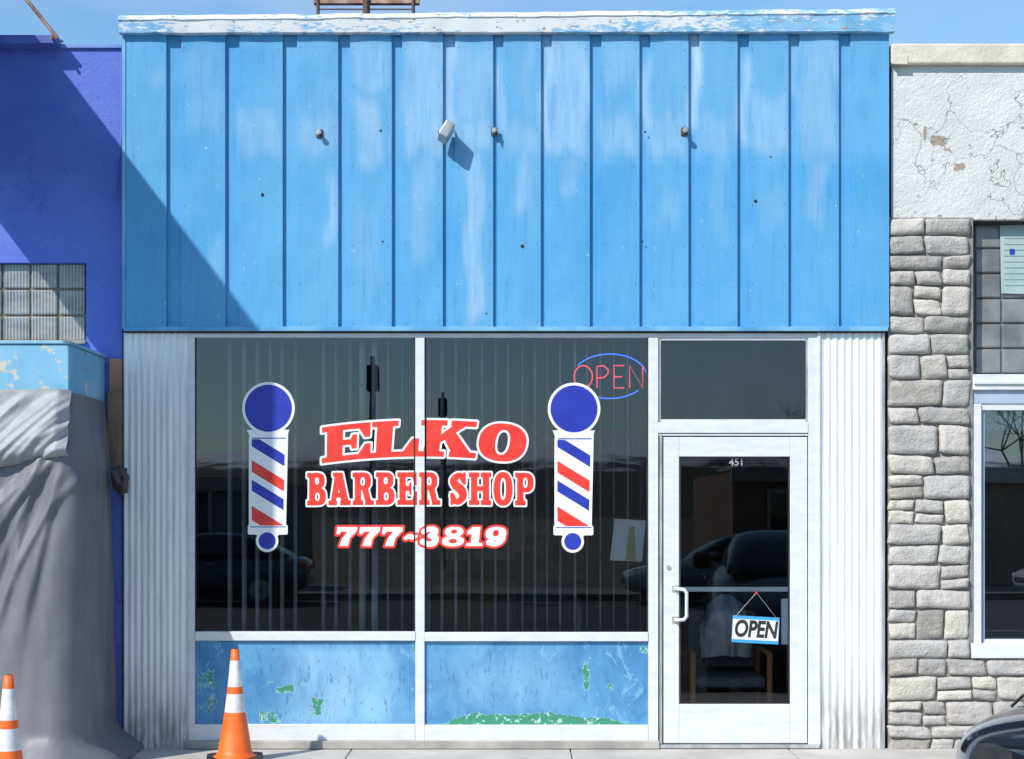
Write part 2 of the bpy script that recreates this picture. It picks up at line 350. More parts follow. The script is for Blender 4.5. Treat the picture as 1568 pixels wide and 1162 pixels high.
def layout(text,xstart,xend,h,gap,sp=.14):
    tot=sum(G[c][0] if c!=' ' else sp for c in text); n=len(text)-1
    sx=(xend-xstart-gap*n)/tot; x=xstart; it=[]
    for c in text:
        if c==' ': x+=sp*sx+gap; continue
        it.append((c,x,0,sx,h)); x+=G[c][0]*sx+gap
    return it
lett=[]
def line(nm,text,x0,x1,h,gap,warp,front,back,grow,step=.75,base=0,sp=.14):
    F,xs,ys=field(layout(text,x0,x1,h,gap,sp),x0-14,x1+14,-12,h+12,step)
    lett.append(iso(nm+'_border',F,xs,ys,grow,warp,YG-.0012,back))
    lett.append(iso(nm,F,xs,ys,base,warp,YG-.0020,front))
    # the lettering also runs across the face of the mullion
    PX,PY=np.meshgrid(xs,ys); WX=warp(PX,PY)[0]*np.ones_like(PX); bar=np.abs(WX-643)-7.0
    lett.append(iso(nm+'_border_on_mullion',np.maximum(F-grow,bar),xs,ys,0,warp,YFR-.0012,back))
    lett.append(iso(nm+'_on_mullion',np.maximum(F-base,bar),xs,ys,0,warp,YFR-.0022,front))
def w_elko(x,y):
    u=(x-650)/160.; ang=-u*.16
    return (x+(y-29)*np.sin(-ang)*.6+(y-29)*.10, 699+u*u*11-y*np.cos(ang))
line('elko_lettering','ELKO',492,806,56,1.5,w_elko,MRED,MWHITE,3.2)
line('barber_shop_lettering','BARBER SHOP',470,817,50,3.4,lambda x,y:(x,773-y+((x-644)/176.)**2),MRED,MWHITE,2.6,sp=.24)
line('phone_number_lettering','777-3819',513,774,29,4,lambda x,y:(x+y*.12,836-y),MWHITE,MRED,3.4)
group('window_lettering',lett)
def pole_decal(dx,dy):
    obs=[]; st=1.0
    xs=np.arange(365,458,st); ys=np.arange(585,850,st); PX,PY=np.meshgrid(xs,ys)
    P=(PX,PY)
    circ=np.hypot(PX-411,PY-625)-36; ball=np.hypot(PX-409,PY-828)-13
    col=sd_poly(P,R(384,661,440,671)); neck=sd_poly(P,[(384,671),(438,671),(435,806),(384,806)])
    base=sd_poly(P,[(382,806),(438,806),(438,816),(382,816)])
    wp=lambda x,y:(x+dx,y+dy)
    allw=np.minimum.reduce([circ-4.2,ball-4.2,col-1,neck-3,base-2.5,sd_poly(P,[(378,658),(443,658),(438,672),(384,672)]),sd_poly(P,[(386,812),(434,812),(424,822),(396,822)])])
    obs.append(iso('white_backing',allw,xs,ys,0,wp,YG-.0012,MWHITE))
    bl=np.minimum.reduce([circ,ball]); 
    def band(a,b_): return sd_poly(P,[(380,a),(442,a+38),(442,b_+38),(380,b_)])
    inner=neck+1.5
    b1=np.maximum(inner,np.minimum(band(662,680),band(731,748)))
    r1=np.maximum(inner,np.minimum(band(701,719),band(771,793)))
    lines=np.minimum(sd_poly(P,R(386,670,438,671.6)),sd_poly(P,R(383,806,438,807.4)))
    obs.append(iso('blue_shapes',np.minimum.reduce([bl,b1,lines]),xs,ys,0,wp,YG-.0020,MBLU))
    obs.append(iso('red_stripes',r1,xs,ys,0,wp,YG-.0024,MRED))
    group('barber_pole_decal',obs)
pole_decal(0,0); pole_decal(468,1)

# ---------------------------------------------------------------- barber shop building
B=[]
YM=-.06
gro=[(255,278),(345,367),(433,455),(518,536),(600,616),(678,697),(755,771),(828,845),(903,921),(979,996),(1054,1071),(1129,1147),(1207,1224),(1284,1302)]
cols=[]
prev=189
for a,c in gro:
    for t in np.linspace(prev,a,8): cols.append((t,YM))
    for t in np.linspace(a+.4,c-.6,4): cols.append((t,YM+.026))
    prev=c
for t in np.linspace(prev,1361,8): cols.append((t,YM))
cols=np.array(cols); ys=np.linspace(44,502,120)
ob,PX,PY=gridpx('ribbed_metal_cladding',cols[:,0],ys,lambda a,b_:np.tile(cols[:,1],(len(ys),1)),MBLUE)
fd=np.zeros_like(PX)
for p in [(365,430,170,235,.32),(280,340,70,200,.16),(455,515,175,235,.28),(540,592,62,140,.35),(548,582,150,255,.5),(617,676,60,235,.45),(628,662,240,400,.28),(700,750,185,230,.45),(714,738,235,490,.6),(699,752,70,190,.25),(773,822,190,235,.32),(792,816,245,330,.38),(847,900,60,235,.55),(862,888,240,300,.3),(923,975,180,235,.35),(925,970,60,130,.2),(998,1052,175,240,.3),(1010,1040,290,340,.2),(1073,1127,180,240,.28),(1088,1115,240,370,.18),(1150,1205,150,235,.35),(1160,1200,290,350,.18),(1226,1282,60,240,.30),(1238,1262,240,340,.35),(680,697,50,200,.7),(757,771,90,200,.5),(830,845,50,235,.75),(1056,1071,50,200,.85),(982,996,90,200,.55),(1131,1147,80,215,.6),(1209,1224,60,150,.3),(500,514,260,370,.5),(225,250,110,130,.3),(545,580,320,450,.15),(800,815,60,180,.2),(330,342,360,420,.3)]:
    x0,x1,y0,y1,s=p
    fd=np.maximum(fd,patch(PX+4*np.sin(PY/23.+x0),PY+7*np.sin(PX/7.+y0),x0,x1,y0,y1,s,7,16))
fd=fd+.08*ss((262-PY)/45.)*ss((PX-380)/80.)
fattr(ob,'fade_and_light',np.clip(fd,0,1)); B.append(ob)
B.append(pb('cladding_backing',189,1361,46,501,YM+.032,.20,MBLUED,0))
B.append(pb('cladding_side_trim_left',187,192,50,503,YM-.006,YM-.001,MBLUED,.001))
B.append(pb('bottom_flashing',189,1360,500,506.5,YM-.008,YM+.03,MBLUED,.001))
B.append(pb('header_gap',191,1357,506.5,509.5,YM+.02,.05,MDARK,0))
def coping():
    yf=-.115; n=160; V=[];F=[];pe=[]
    for i in range(n+1):
        t=i/n; px=181+t*(1371-181); j=1.6*mnoise.noise(Vector((t*22,0,1))); top=24-11*t+j+.8*mnoise.noise(Vector((t*70,0,1))); bot=49-2*t+1.2*mnoise.noise(Vector((t*30,3,1)))
        lip=top+7; dy=.008*mnoise.noise(Vector((t*26,7,2)))
        for k_,(y,py,) in enumerate(((.12,top),(yf+dy,top),(yf-.008+dy,lip),(yf+dy*1.5,lip+1.5),(yf+.01+dy,bot),(YM,bot+1))):
            V.append((X(px,yf),y,Z(py,yf))); pe.append(float(.35+.65*ss((t+.05)/.2)*ss((.95-t)/.45)-(.25 if k_>3 else 0)))
    for i in range(n):
        for k in range(5):
            a=i*6+k; F.append((a,a+6,a+7,a+1))
        F.append((i*6+5,i*6+11,i*6+6,i*6))
    F.append((0,1,2,3,4,5)); F.append(tuple(n*6+k for k in (5,4,3,2,1,0)))
    o=add('roof_coping',V,F,MCOP); fattr(o,'peel',pe); return o
B.append(coping())
hv=[];hf=[]
def disc(cx,cz,r,y,V,F,n=10):
    s=len(V)
    for i in range(n): V.append((cx+r*math.cos(i*2*math.pi/n),y,cz+r*math.sin(i*2*math.pi/n)))
    F.append(tuple(s+i for i in range(n)))
for (a,c,r) in [(402,298,.012),(800,377,.013),(1157,308,.012),(586,370,.007),(984,370,.007),(583,200,.008),(988,202,.008),(672,202,.008),(1180,240,.006),(402,300,.006),(745,480,.006)]:
    disc(X(a,YM),Z(c,YM),r,YM-.002,hv,hf)
for a,c in gro:
    for yy in range(75,500,60):
        for q in (a-6,c+5): disc(X(q,YM),Z(yy+random.uniform(-3,3),YM),.0030,YM-.0022,hv,hf,6)
B.append(add('screw_holes',hv,hf,MDARK))
def bracket(px,py,big=False):
    o=[]
    if big:
        bm=box('lamp_head',-.035,.035,-.16,-.03,-.06,.06,MALUD,.01); bm.matrix_world=Matrix.Translation((X(px,YM),YM,Z(py,YM)))@Matrix.Rotation(math.radians(30),4,'Y')@Matrix.Rotation(math.radians(-12),4,'X')
        o.append(bm); o.append(tube('lamp_arm',[(X(px+12,YM),YM,Z(py-12,YM)),(X(px+8,YM),YM-.06,Z(py-10,YM)),(X(px,YM),YM-.1,Z(py,YM))],.011,MBLACK))
        return group('wall_lamp_fixture',o)
    o.append(pb('plate',px-5,px+5,py-6,py+6,YM-.012,YM-.0,MBROWN,.002))
    o.append(tube('stub',[(X(px,YM),YM,Z(py,YM)),(X(px,YM),YM-.06,Z(py+1,YM))],.013,MALUD))
    o.append(tube('nut',[(X(px,YM),YM-.045,Z(py+1,YM)),(X(px,YM),YM-.055,Z(py+1,YM))],.018,MALUD))
    return group('sign_mounting_bracket',o)
for a,c in [(489,204),(757,201),(1048,201)]: bracket(a,c)
bracket(682,211,True)

def corr(name,a,c,period):
    xs=np.arange(a,c+.1,period/8.); ys_=np.array([508.5,520,560,700,850,950,1000,1050,1100,1130,1148])
    ob,PX,PY=gridpx(name,xs,ys_,lambda p,q:-.024-.0055*np.cos((p-a)/period*2*math.pi),MCORR,True)
    fattr(ob,'dirt',ss((PY-1000)/140.)*.8); B.append(ob)
corr('corrugated_pilaster_left',191,288,9.7); corr('corrugated_pilaster_right',1257,1351,11.2)
B.append(pb('pilaster_body_left',189,289,509,1148,-.010,.25,MALUD,0)); B.append(pb('pilaster_body_right',1256,1354,509,1148,-.010,.25,MALUD,0))
B.append(pb('pilaster_edge_trim',1351.5,1355,509,1148,-.036,-.011,MALUD,.001))
B.append(pb('pilaster_jamb_trim',1252,1256.5,509,1140,-.04,.1,MALU,.001))
yf=YFR; yb=.075
fr=[(288,298,510,1108.8,'jamb_left'),(636,650,517,1136,'mullion'),(993,1008,517,1140,'door_jamb_left'),(1238,1252,517,1140,'door_jamb_right')]
for a,b_,c,d,n in fr: B.append(pb(n,a,b_,c,d,yf,yb,MALU,.002))
B.append(pb('head_rail',298.2,1252,510,516.8,yf+.004,yb,MALU,.002))
B.append(pb('sill_rail_a',298.2,635.8,967,981,yf-.006,yb,MALU,.004)); B.append(pb('sill_rail_b',650.2,992.8,968,982,yf-.006,yb,MALU,.004))
B.append(pb('base_rail_a',288,635.8,1109,1134,yf-.003,yb,MALU,.004)); B.append(pb('base_rail_b',650.2,992.8,1110,1136,yf-.003,yb,MALU,.004))
B.append(pb('transom_rail',1008.2,1237.8,646,663,yf-.003,yb,MALU,.004))
for a,b_,c,d,n in [(298.4,300.6,517,966,'g1'),(633.6,635.8,517,966,'g2'),(650.4,652.6,517,967,'g3'),(990.4,992.8,517,967,'g4'),(1008.4,1012,517,645.5,'g5'),(1234,1237.6,517,645.5,'g6')]:
    B.append(pb('glazing_gasket_'+n,a,b_,c,d,-.021,yb-.01,MBLACK if n in('g1','g2','g3','g4') else MALUD,0))
B.append(pb('transom_bottom_bead',1012.2,1233.8,642,645.8,-.022,yb-.01,MALU,.001)); B.append(pb('transom_top_bead',1012.2,1233.8,517,521,-.022,yb-.01,MALU,.001))
def pane(n,a,b_,c,d,mat=MGLASS,y=YG):
    o=add(n,[(X(a,y),y,Z(d,y)),(X(b_,y),y,Z(d,y)),(X(b_,y),y,Z(c,y)),(X(a,y),y,Z(c,y))],[(0,1,2,3)],mat); B.append(o); return o
pane('window_glass_a',297,637,515,970); pane('window_glass_b',649,994,515,970); pane('transom_glass',1010,1236,515,648,glassmat('transom_glass',(.86,.87,.88),boost=1.3,dirt=.01))
B.append(pb('transom_inner_panel',1009,1237,512,650,-.008,.0,M('grey_transom_panel',lin(124,119,116),lin(108,104,102),2.5,.9),0))
for n,a,b_ in (('kick_panel_a',298,636),('kick_panel_b',650,993)):
    ob,PX,PY=gridpx(n,np.linspace(a,b_,110),np.linspace(981,1111,44),lambda p,q:-.012,MKICK)
    g=np.zeros_like(PX)
    for p in [(300,335,1020,1095,.44),(408,418,1040,1050,.8),(420,455,1048,1066,.58),(472,496,1066,1098,.62),(395,432,1088,1108,.56),(535,552,1094,1104,.5),(578,590,1096,1106,.5),(891,903,1012,1058,.64),(900,912,1004,1014,.7),(925,940,1044,1056,.65),(978,993,982,1004,.45),(632,640,985,1003,.9)]:
        g=np.maximum(g,patch(PX,PY,*p,sx=7,sy=7))
    edge=1106-14*ss((PX-670)/60)*ss((975-PX)/120)+2*np.sin(PX/17)
    g=np.maximum(g,(PX>665)*(PX<985)*ss((PY-edge+6)/12)*.8)
    w=np.maximum(patch(PX,PY,440,600,990,1108,.8,40,14),patch(PX,PY,690,870,1000,1085,.45,50,30))  # left patch: sunlit area between cast shadows, painted into the panel colour
    fattr(ob,'green',g); fattr(ob,'fade_and_light',w); B.append(ob)
B.append(pb('kick_panel_back',289,993,982,1112,-.004,.06,MDARK,0))
B.append(pb('foundation_step',283,1010,1135,1147,-.075,.25,MFOUND,.006)); 
B.append(pb('door_threshold',1008.5,1256,1141,1146,-.06,.25,MALUD,.003))
B.append(pb('foundation_right',1256.5,1362,1148.5,1156,-.05,.25,MFOUND,.004))
DO=[]
yd=-.02
DO.append(pb('stile_left',1016,1040,669,1138,yd,.03,MALU,.004)); DO.append(pb('stile_right',1210,1236,669,1138,yd,.03,MALU,.004))
DO.append(pb('top_rail',1040.2,1209.8,669,699,yd,.03,MALU,.003)); DO.append(pb('bottom_rail',1040.2,1209.8,1078,1138,yd,.03,MALU,.003))
for a,b_,c,d,n in [(1040.3,1042.5,699.3,1077.8,'l'),(1207.5,1209.7,699.3,1077.8,'r'),(1042.6,1207.4,699.3,701.3,'t'),(1042.6,1207.4,1075.6,1077.8,'b')]:
    DO.append(pb('gasket_'+n,a,b_,c,d,yd+.008,.02,MBLACK,0))
y=.008; DO.append(add('door_glass',[(X(1040,y),y,Z(1080,y)),(X(1211,y),y,Z(1080,y)),(X(1211,y),y,Z(697,y)),(X(1040,y),y,Z(697,y))],[(0,1,2,3)],glassmat('door_glass',(.92,.93,.94),boost=1.3,dirt=.004)))
DO.append(tube('pull_handle',[(X(1034,yd),yd,Z(901,yd)),(X(1035,yd),yd-.05,Z(901,yd)),(X(1046,yd),yd-.06,Z(902,yd)),(X(1050,yd),yd-.06,Z(907,yd)),(X(1050,yd),yd-.06,Z(943,yd)),(X(1046,yd),yd-.06,Z(948,yd)),(X(1035,yd),yd-.05,Z(949,yd)),(X(1034,yd),yd,Z(949,yd))],.0125,MALU))
DO.append(pb('handle_plate_a',1029,1039,896,906,yd-.006,yd-.0,MALUD,.002)); DO.append(pb('handle_plate_b',1029,1039,944,954,yd-.006,yd,MALUD,.002))
DO.append(tube('lock_cylinder',[(X(1023,yd),yd,Z(868,yd)),(X(1023,yd),yd-.012,Z(868,yd))],.014,MALUD))
DO.append(pb('push_bar',1040,1210,898.5,906,.012,.04,MALU,.003))
DO.append(pb('inner_push_plate',1196,1211,916,987,.012,.03,MALU,.008))
DO.append(pb('frame_line_l',1010,1014,665,1140,yf+.003,.05,MALUD,0)); DO.append(pb('frame_line_t',1008.5,1237.5,664,667,yf+.006,.05,MALU,0))
def text(name,s,size,loc,mat,ext=.0006,shear=0,off=0,rx=90,align='CENTER',sx=1,rot=0):
    cu=bpy.data.curves.new(name,'FONT'); cu.body=s; cu.size=size; cu.extrude=ext; cu.shear=shear; cu.offset=off; cu.align_x=align; cu.align_y='CENTER'
    cu.materials.append(mat); o=bpy.data.objects.new(name,cu); scene.collection.objects.link(o); o.location=loc; o.rotation_euler=(math.radians(rx),math.radians(rot),0); o.scale=(sx,1,1); return o
DO.append(text('door_number','451',.07,(X(1128,0),.005,Z(708)),MALUD,off=.001))
B.append(group('glazed_entrance_door',DO))
zc=Z(512); 
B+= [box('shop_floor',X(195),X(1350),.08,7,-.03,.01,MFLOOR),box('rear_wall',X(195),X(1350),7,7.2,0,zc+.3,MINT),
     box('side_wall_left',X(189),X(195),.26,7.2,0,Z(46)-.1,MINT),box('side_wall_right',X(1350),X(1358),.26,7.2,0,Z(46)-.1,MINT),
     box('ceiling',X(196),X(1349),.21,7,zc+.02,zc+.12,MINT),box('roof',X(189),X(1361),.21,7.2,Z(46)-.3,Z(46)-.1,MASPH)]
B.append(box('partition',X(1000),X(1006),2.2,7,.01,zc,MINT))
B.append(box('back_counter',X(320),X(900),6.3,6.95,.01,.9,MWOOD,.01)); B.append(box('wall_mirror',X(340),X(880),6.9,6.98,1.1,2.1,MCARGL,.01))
group('barber_shop_building',B)
V=[];F=[]
px=352
while px<990:
    if not (458<px<484 or 632<px<652):
        w=.085; ang=math.radians(80+random.uniform(-4,4)); yc=.17; cx=X(px+random.uniform(-2,2),yc)
        if random.random()<.12: ang-=math.radians(16)
        dx=w/2*math.cos(ang); dy=w/2*math.sin(ang); s=len(V); zt=Z(519,yc); zb=Z(964,yc)-.02
        for k in range(5):
            u=-1+k*.5; cv=.006*(1-u*u)
            V+= [(cx+dx*u+cv,yc+dy*u,zb),(cx+dx*u+cv,yc+dy*u,zt)]
        for k in range(4): a=s+k*2; F.append((a,a+2,a+3,a+1))
    px+=20.3
bl=add('slats',V,F,MBLIND)
group('vertical_blinds',[bl,box('head_track',X(300,.3),X(992,.3),.15,.21,Z(515,.3),Z(510,.3)+.02,MALUD,.003)])
NE=[]; yn=.06
el=[(X(934+56*math.cos(t),yn),yn,Z(576-34*math.sin(t),yn)) for t in np.linspace(.15,2.65,30)]
el2=[(X(934+56*math.cos(t),yn),yn,Z(576-34*math.sin(t),yn)) for t in np.linspace(3.95,5.6,20)]
NE+= [tube('blue_arc_top',el,.005,MNB),tube('blue_arc_bottom',el2,.005,MNB)]
def npl(pts,nm): NE.append(tube('letter_'+nm,[(X(a,yn),yn-.01,Z(c,yn)) for a,c in pts],.0048,MNR))
npl([(893+14*math.cos(t),577-17*math.sin(t)) for t in np.linspace(0,6.28,26)],'o')
npl([(914,594),(914,561),(924,560),(931,566),(931,572),(925,578),(914,579)],'p')
npl([(956,560),(940,560),(940,594),(956,594)],'e1'); npl([(940,577),(953,577)],'e2')
npl([(964,594),(964,560),(984,594),(984,560)],'n')
NE.append(tube('hanging_wire',[(X(905,yn),yn,Z(556,yn)),(X(905,yn),yn,Z(512,yn))],.001,MBLACK)); NE.append(tube('hanging_wire_b',[(X(965,yn),yn,Z(552,yn)),(X(965,yn),yn,Z(512,yn))],.001,MBLACK))
group('neon_open_sign',NE)
HS=[]; ysn=-.009
HS.append(pb('blue_board',1123,1195,944,985,ysn,ysn+.003,M('sign_blue',lin(60,150,205),lin(70,160,215),4,.5),.0005))
HS.append(pb('white_face',1124,1194,949,980,ysn-.0015,ysn-.0002,MWHITE,0))
HS.append(text('open_letters','OPEN',.158,(X(1159,ysn),ysn-.0025,Z(964.5,ysn)),MBLACK,off=.0055,shear=.12,sx=.72))
HS.append(tube('string_a',[(X(1127,ysn),ysn,Z(946,ysn)),(X(1157,ysn),ysn,Z(908,ysn))],.0013,MALUD)); HS.append(tube('string_b',[(X(1191,ysn),ysn,Z(946,ysn)),(X(1158,ysn),ysn,Z(908,ysn))],.0013,MALUD))
HS.append(tube('suction_hook',[(X(1157,ysn),ysn-.004,Z(908,ysn)),(X(1157,ysn),ysn+.012,Z(908,ysn))],.009,MRED))
h=group('hanging_open_sign',HS); 
c=Vector((X(1159,ysn),0,Z(925,ysn))); h.matrix_world=Matrix.Translation(c)@Matrix.Rotation(math.radians(3),4,'Y')@Matrix.Translation(-c)
NO=[]; yn=.0
def quad(n,pts,y,mat): o=add(n,[(X(a,y),y,Z(c,y)) for a,c in pts],[(0,1,2,3)],mat); return o
NO.append(quad('sheet',[(934,858),(983,860),(989,797),(941,794)],yn,MPAPER))
NO.append(quad('print',[(957,858),(974,859),(972,806),(964,806)],yn-.001,MYEL))
group('window_notice',NO)
def chair(loc,coat=False):
    x,y,z=loc; o=[]
    for sx in (-.27,.27):
        o.append(tube('leg_frame',[(x+sx,y-.25,z),(x+sx,y-.27,z+.62),(x+sx,y+.25,z+.64),(x+sx,y+.3,z)],.022,MWOOD))
    o.append(box('seat',x-.25,x+.25,y-.25,y+.25,z+.38,z+.46,MFAB,.03)); bb=box('backrest',x-.25,x+.25,y+.22,y+.29,z+.48,z+.9,MFAB,.03); o.append(bb)
    if coat:
        V=[];F=[];n=26;m_=16
        for j in range(m_+1):
            for i in range(n+1):
                u=-1+2*i/n; t=j/m_
                zz=z+1.02-.02*u*u-t*.44; f=mnoise.noise(Vector((u*3.2,t*1.2,4)))*.07
                ww=.13+.08*ss(t*2.2)-.03*t+.02*mnoise.noise(Vector((t*5,1 if u>0 else 3,0)))
                V.append((x+.02+u*ww,y+.12-.06*math.sqrt(max(0,1-u*u))*min(1,t*4)-f+.1*(1-min(1,t*4)),zz-.06*abs(u)**2*(1-t)))
        for j in range(m_):
            for i in range(n): a=j*(n+1)+i; F.append((a,a+n+1,a+n+2,a+1))
        o.append(add('draped_coat',V,F,MCOAT,smooth=True))
    return group('waiting_chair',o)
chair((X(1112)+.06,.45,.01),True); chair((X(1112)+.85,.6,.01))
def barber_chair(x,y):
    o=[tube('base_disc',[(x,y,.01),(x,y,.05)],.3,MALUD),tube('pedestal',[(x,y,.05),(x,y,.42)],.06,MALUD),box('seat',x-.28,x+.28,y-.28,y+.28,.42,.56,MFAB,.04),
       box('backrest',x-.26,x+.26,y+.24,y+.36,.56,1.15,MFAB,.04),box('headrest',x-.12,x+.12,y+.26,y+.34,1.2,1.38,MFAB,.03),box('footrest',x-.18,x+.18,y-.62,y-.42,.18,.22,MALUD,.01)]
    for s in(-1,1): o.append(tube('armrest',[(x+s*.33,y-.25,.5),(x+s*.33,y-.25,.75),(x+s*.33,y+.25,.78)],.03,MALUD))
    group('barber_chair',o)
barber_chair(-1.2,4.2); barber_chair(.3,4.2)

# ---------------------------------------------------------------- left building
Lb=[]; yl=.03
Lb.append(pb('wall_upper',-1900,187,73,402,yl,.3,MPURP,0)); Lb.append(pb('wall_right_of_window',132,187,402.05,1150,yl,.3,MPURP,0))
Lb.append(pb('wall_below_window',-1900,131.95,526,1150,yl,.3,MPURP,0)); Lb.append(pb('wall_left_of_window',-1900,-170,402.05,525.95,yl,.3,MPURP,0))
Lb.append(pb('parapet_cap',-1900,188,67,73,yl-.02,.32,M('cap_flashing',lin(96,128,200),lin(120,150,205),4,.5),.002))
Lb.append(pb('parapet_beam',-300,86,53,66,-.10,.02,M('beam_paint',lin(92,110,186),lin(74,90,160),5,.7),.004))
gb=[]
bs=42.6; 
for i in range(7):
    for j in range(3):
        x1=130.5-i*bs; y0=403+j*40.6
        gb.append(pb('glass_block_%d_%d'%(i,j),x1-bs+2.5,x1,y0,y0+38.2,.075,.16,MBLOCK,.012))
Lb.append(pb('block_grout',-170,132,402.1,525.9,.09,.2,M('grout',lin(150,136,112),lin(110,98,80),8,.9),0))
Lb.append(pb('window_sill_l',-170,131,521,526,.0,.09,M('sill_stone',lin(180,176,166),lin(120,116,110),8,.8),.003))
Lb+=gb
zt=Z(72,yl)
Lb+= [box('side_wall',X(183),X(187),.31,9,0,zt-.4,MPURP),box('rear_block',-12,X(182),.31,9,0,zt-.4,MPURP)]
Lb.append(tube('cable',[(X(188,0),-.01,Z(70)),(X(188.5,0),-.02,Z(200)),(X(176,0),0,Z(300)),(X(188,0),-.01,Z(318)),(X(189,0),-.01,Z(500))],.006,MPURP))
Lb.append(pb('post',164,187,600,715,-.02,.02,MPOST,.004)); Lb.append(pb('bare_plaster',167,187,549,612,.012,.027,M('bare_plaster',lin(196,150,120),lin(170,128,104),7,.9),.003))
group('blue_stucco_building',Lb)
PS=[]; xs_=X(-40); 
z1=Z(-73); z0=Z(251)
PS.append(box('sign_cabinet',xs_-.14,xs_,-2.35,.0,z0,z1,MBOX,.01))
PS.append(tube('guy_strut',[(X(88,-.1),-.1,Z(58,-.1)),(X(35,-.1),-.14,Z(-8,-.1)),(X(-30,-.1),-.2,Z(-90,-.1))],.014,MRUST)); PS.append(tube('strut_anchor',[(X(92,0),.05,Z(60,0)),(X(80,-.1),-.14,Z(60,-.1))],.01,MRUST))
group('projecting_sign',PS)

# boxed stand with tarp
ST_=[]; yfb=-.9
xr=X(105,yfb); zt=Z(527,yfb); zb=Z(610,yfb)
ST_.append(box('header_box',-6,xr,yfb,.0,zb,zt,MBOX,.006)); ST_.append(box('header_top_trim',-6.,xr+.012,yfb-.012,.0,zt+.002,zt+.022,MBOX,.004))
for xx in (xr-.06,-4.2,-5.9): ST_.append(box('post',xx,xx+.05,yfb+.05,yfb+.1,0,zb-.005,MPOST))
nu,nv=440,140; Vt=[]
Lf=2.6; H=zb+.04; side=.86
def ridg(x): return 1-2*abs(x)*1.6
# creases: (start along the edge, start height, drift per metre, width, strength)
creases=[]
for k_ in range(20):        # long folds fanning out and down from the tied corner
    t=k_/19.; creases.append((2.62+.10*random.uniform(-1,1),.35+random.uniform(-.1,.1),-1.15+1.5*t+random.uniform(-.05,.05),random.uniform(.022,.045),random.uniform(.5,1.1)))
for k_ in range(26): creases.append((random.uniform(0,3.5),random.uniform(.0,.5),random.uniform(-.25,.25),random.uniform(.025,.06),random.uniform(.3,.9)*random.choice((1,1,-1))))
def fold(u,v):
    a=.8*mnoise.noise(Vector(((u-.15*v)*3.4,v*.35,3.)))+.18*mnoise.noise(Vector((u*9,v*2.2,5.)))
    for i_,(u0,v0,dr,wd,am) in enumerate(creases):
        if v<v0: continue
        dv=v-v0; c_=u0+dr*dv*(1-.18*dv)+.03*math.sin(v*3+i_)
        d_=(u-c_)/(wd*(.6+.55*dv))
        if -4<d_<3:
            pr=math.exp(-d_*d_) if d_>0 else math.exp(-d_*d_*.30)   # sharp on one side, soft on the other
            a+=am*.50*pr*min(1,dv/.15)*max(0,1-dv/2.4)
    return a
for j in range(nv+1):
    v=j/nv; z=H*(1-v)
    for i in range(nu+1):
        u=i/nu*(Lf+side)
        off=.02+.05*ss(v/.2)+.05*ss((v-.55)/.4)+.13*ss((v-.90)/.10)
        amp=.010+.058*ss((v-.02)*2.2)+.02*ss((v-.75)/.25)
        f=fold(u,v*2.45)*amp
        cr=.07
        if u<Lf-cr: bx,by,nx_,ny_=xr-(Lf-u),yfb,0,-1
        elif u<Lf+cr:
            t=(u-(Lf-cr))/(2*cr)*math.pi/2; bx=xr-cr+cr*math.sin(t); by=yfb+cr-cr*math.cos(t); nx_,ny_=math.sin(t),-math.cos(t)
        else: bx,by,nx_,ny_=xr,yfb+(u-Lf),1,0
        bx+=nx_*(off*.75+f*.8+.10*ss((v-.93)/.07)); by+=ny_*(off+f)
        zz=max(z,.012+.03*max(0,mnoise.noise(Vector((u*6,v*3,0)))))
        Vt.append((bx,min(by,-.005),zz))
Ft=[]
for j in range(nv):
    for i in range(nu): a=j*(nu+1)+i; Ft.append((a,a+nu+1,a+nu+2,a+1))
ST_.append(add('draped_tarp',Vt,Ft,MTARP,smooth=True))
nu,nv=260,50; Vt=[]; Ft=[]
for j in range(nv+1):
    v=j/nv
    for i in range(nu+1):
        u=i/nu*2.60; x=xr+.015-(2.60-u); q=ss((x-(xr-.5))/.5)
        L=.52-.10*q+.02*math.sin(u*5+.5)
        # folds run diagonally up to the right, as the sheet is pulled to the box corner
        s1=u*1.0+ (1-v)*-.55
        fo=ridg(mnoise.noise(Vector((s1*5.0,v*.8,2.))))*.030+ridg(mnoise.noise(Vector((s1*11.0,v*1.1,7.))))*.010
        yy=yfb-.035-.09*ss(v*1.2)-fo*ss(v*4)
        if v>.85: yy+=.07*((v-.85)/.15)**2
        cr=max(0,(x-(xr-.05))/.065); yy+=cr*.05
        Vt.append((x,yy,zb+.055-L*v))
for j in range(nv):
    for i in range(nu): a=j*(nu+1)+i; Ft.append((a,a+nu+1,a+nu+2,a+1))
ST_.append(add('pale_tarp_flap',Vt,Ft,MTARP2,smooth=True))
bpy.ops.mesh.primitive_ico_sphere_add(subdivisions=4,radius=.055,location=(X(186,-.15),-.15,Z(735,-.15)))
k=bpy.context.object; k.name='knot'
for v_ in k.data.vertices: v_.co*=1+.8*mnoise.noise(v_.co*26); v_.co.z*=1.5
k.data.materials.append(M('knot_cloth',(.12,.08,.075),(.06,.045,.045),20,.9)); ST_.append(k)
group('tarp_covered_stand',ST_)

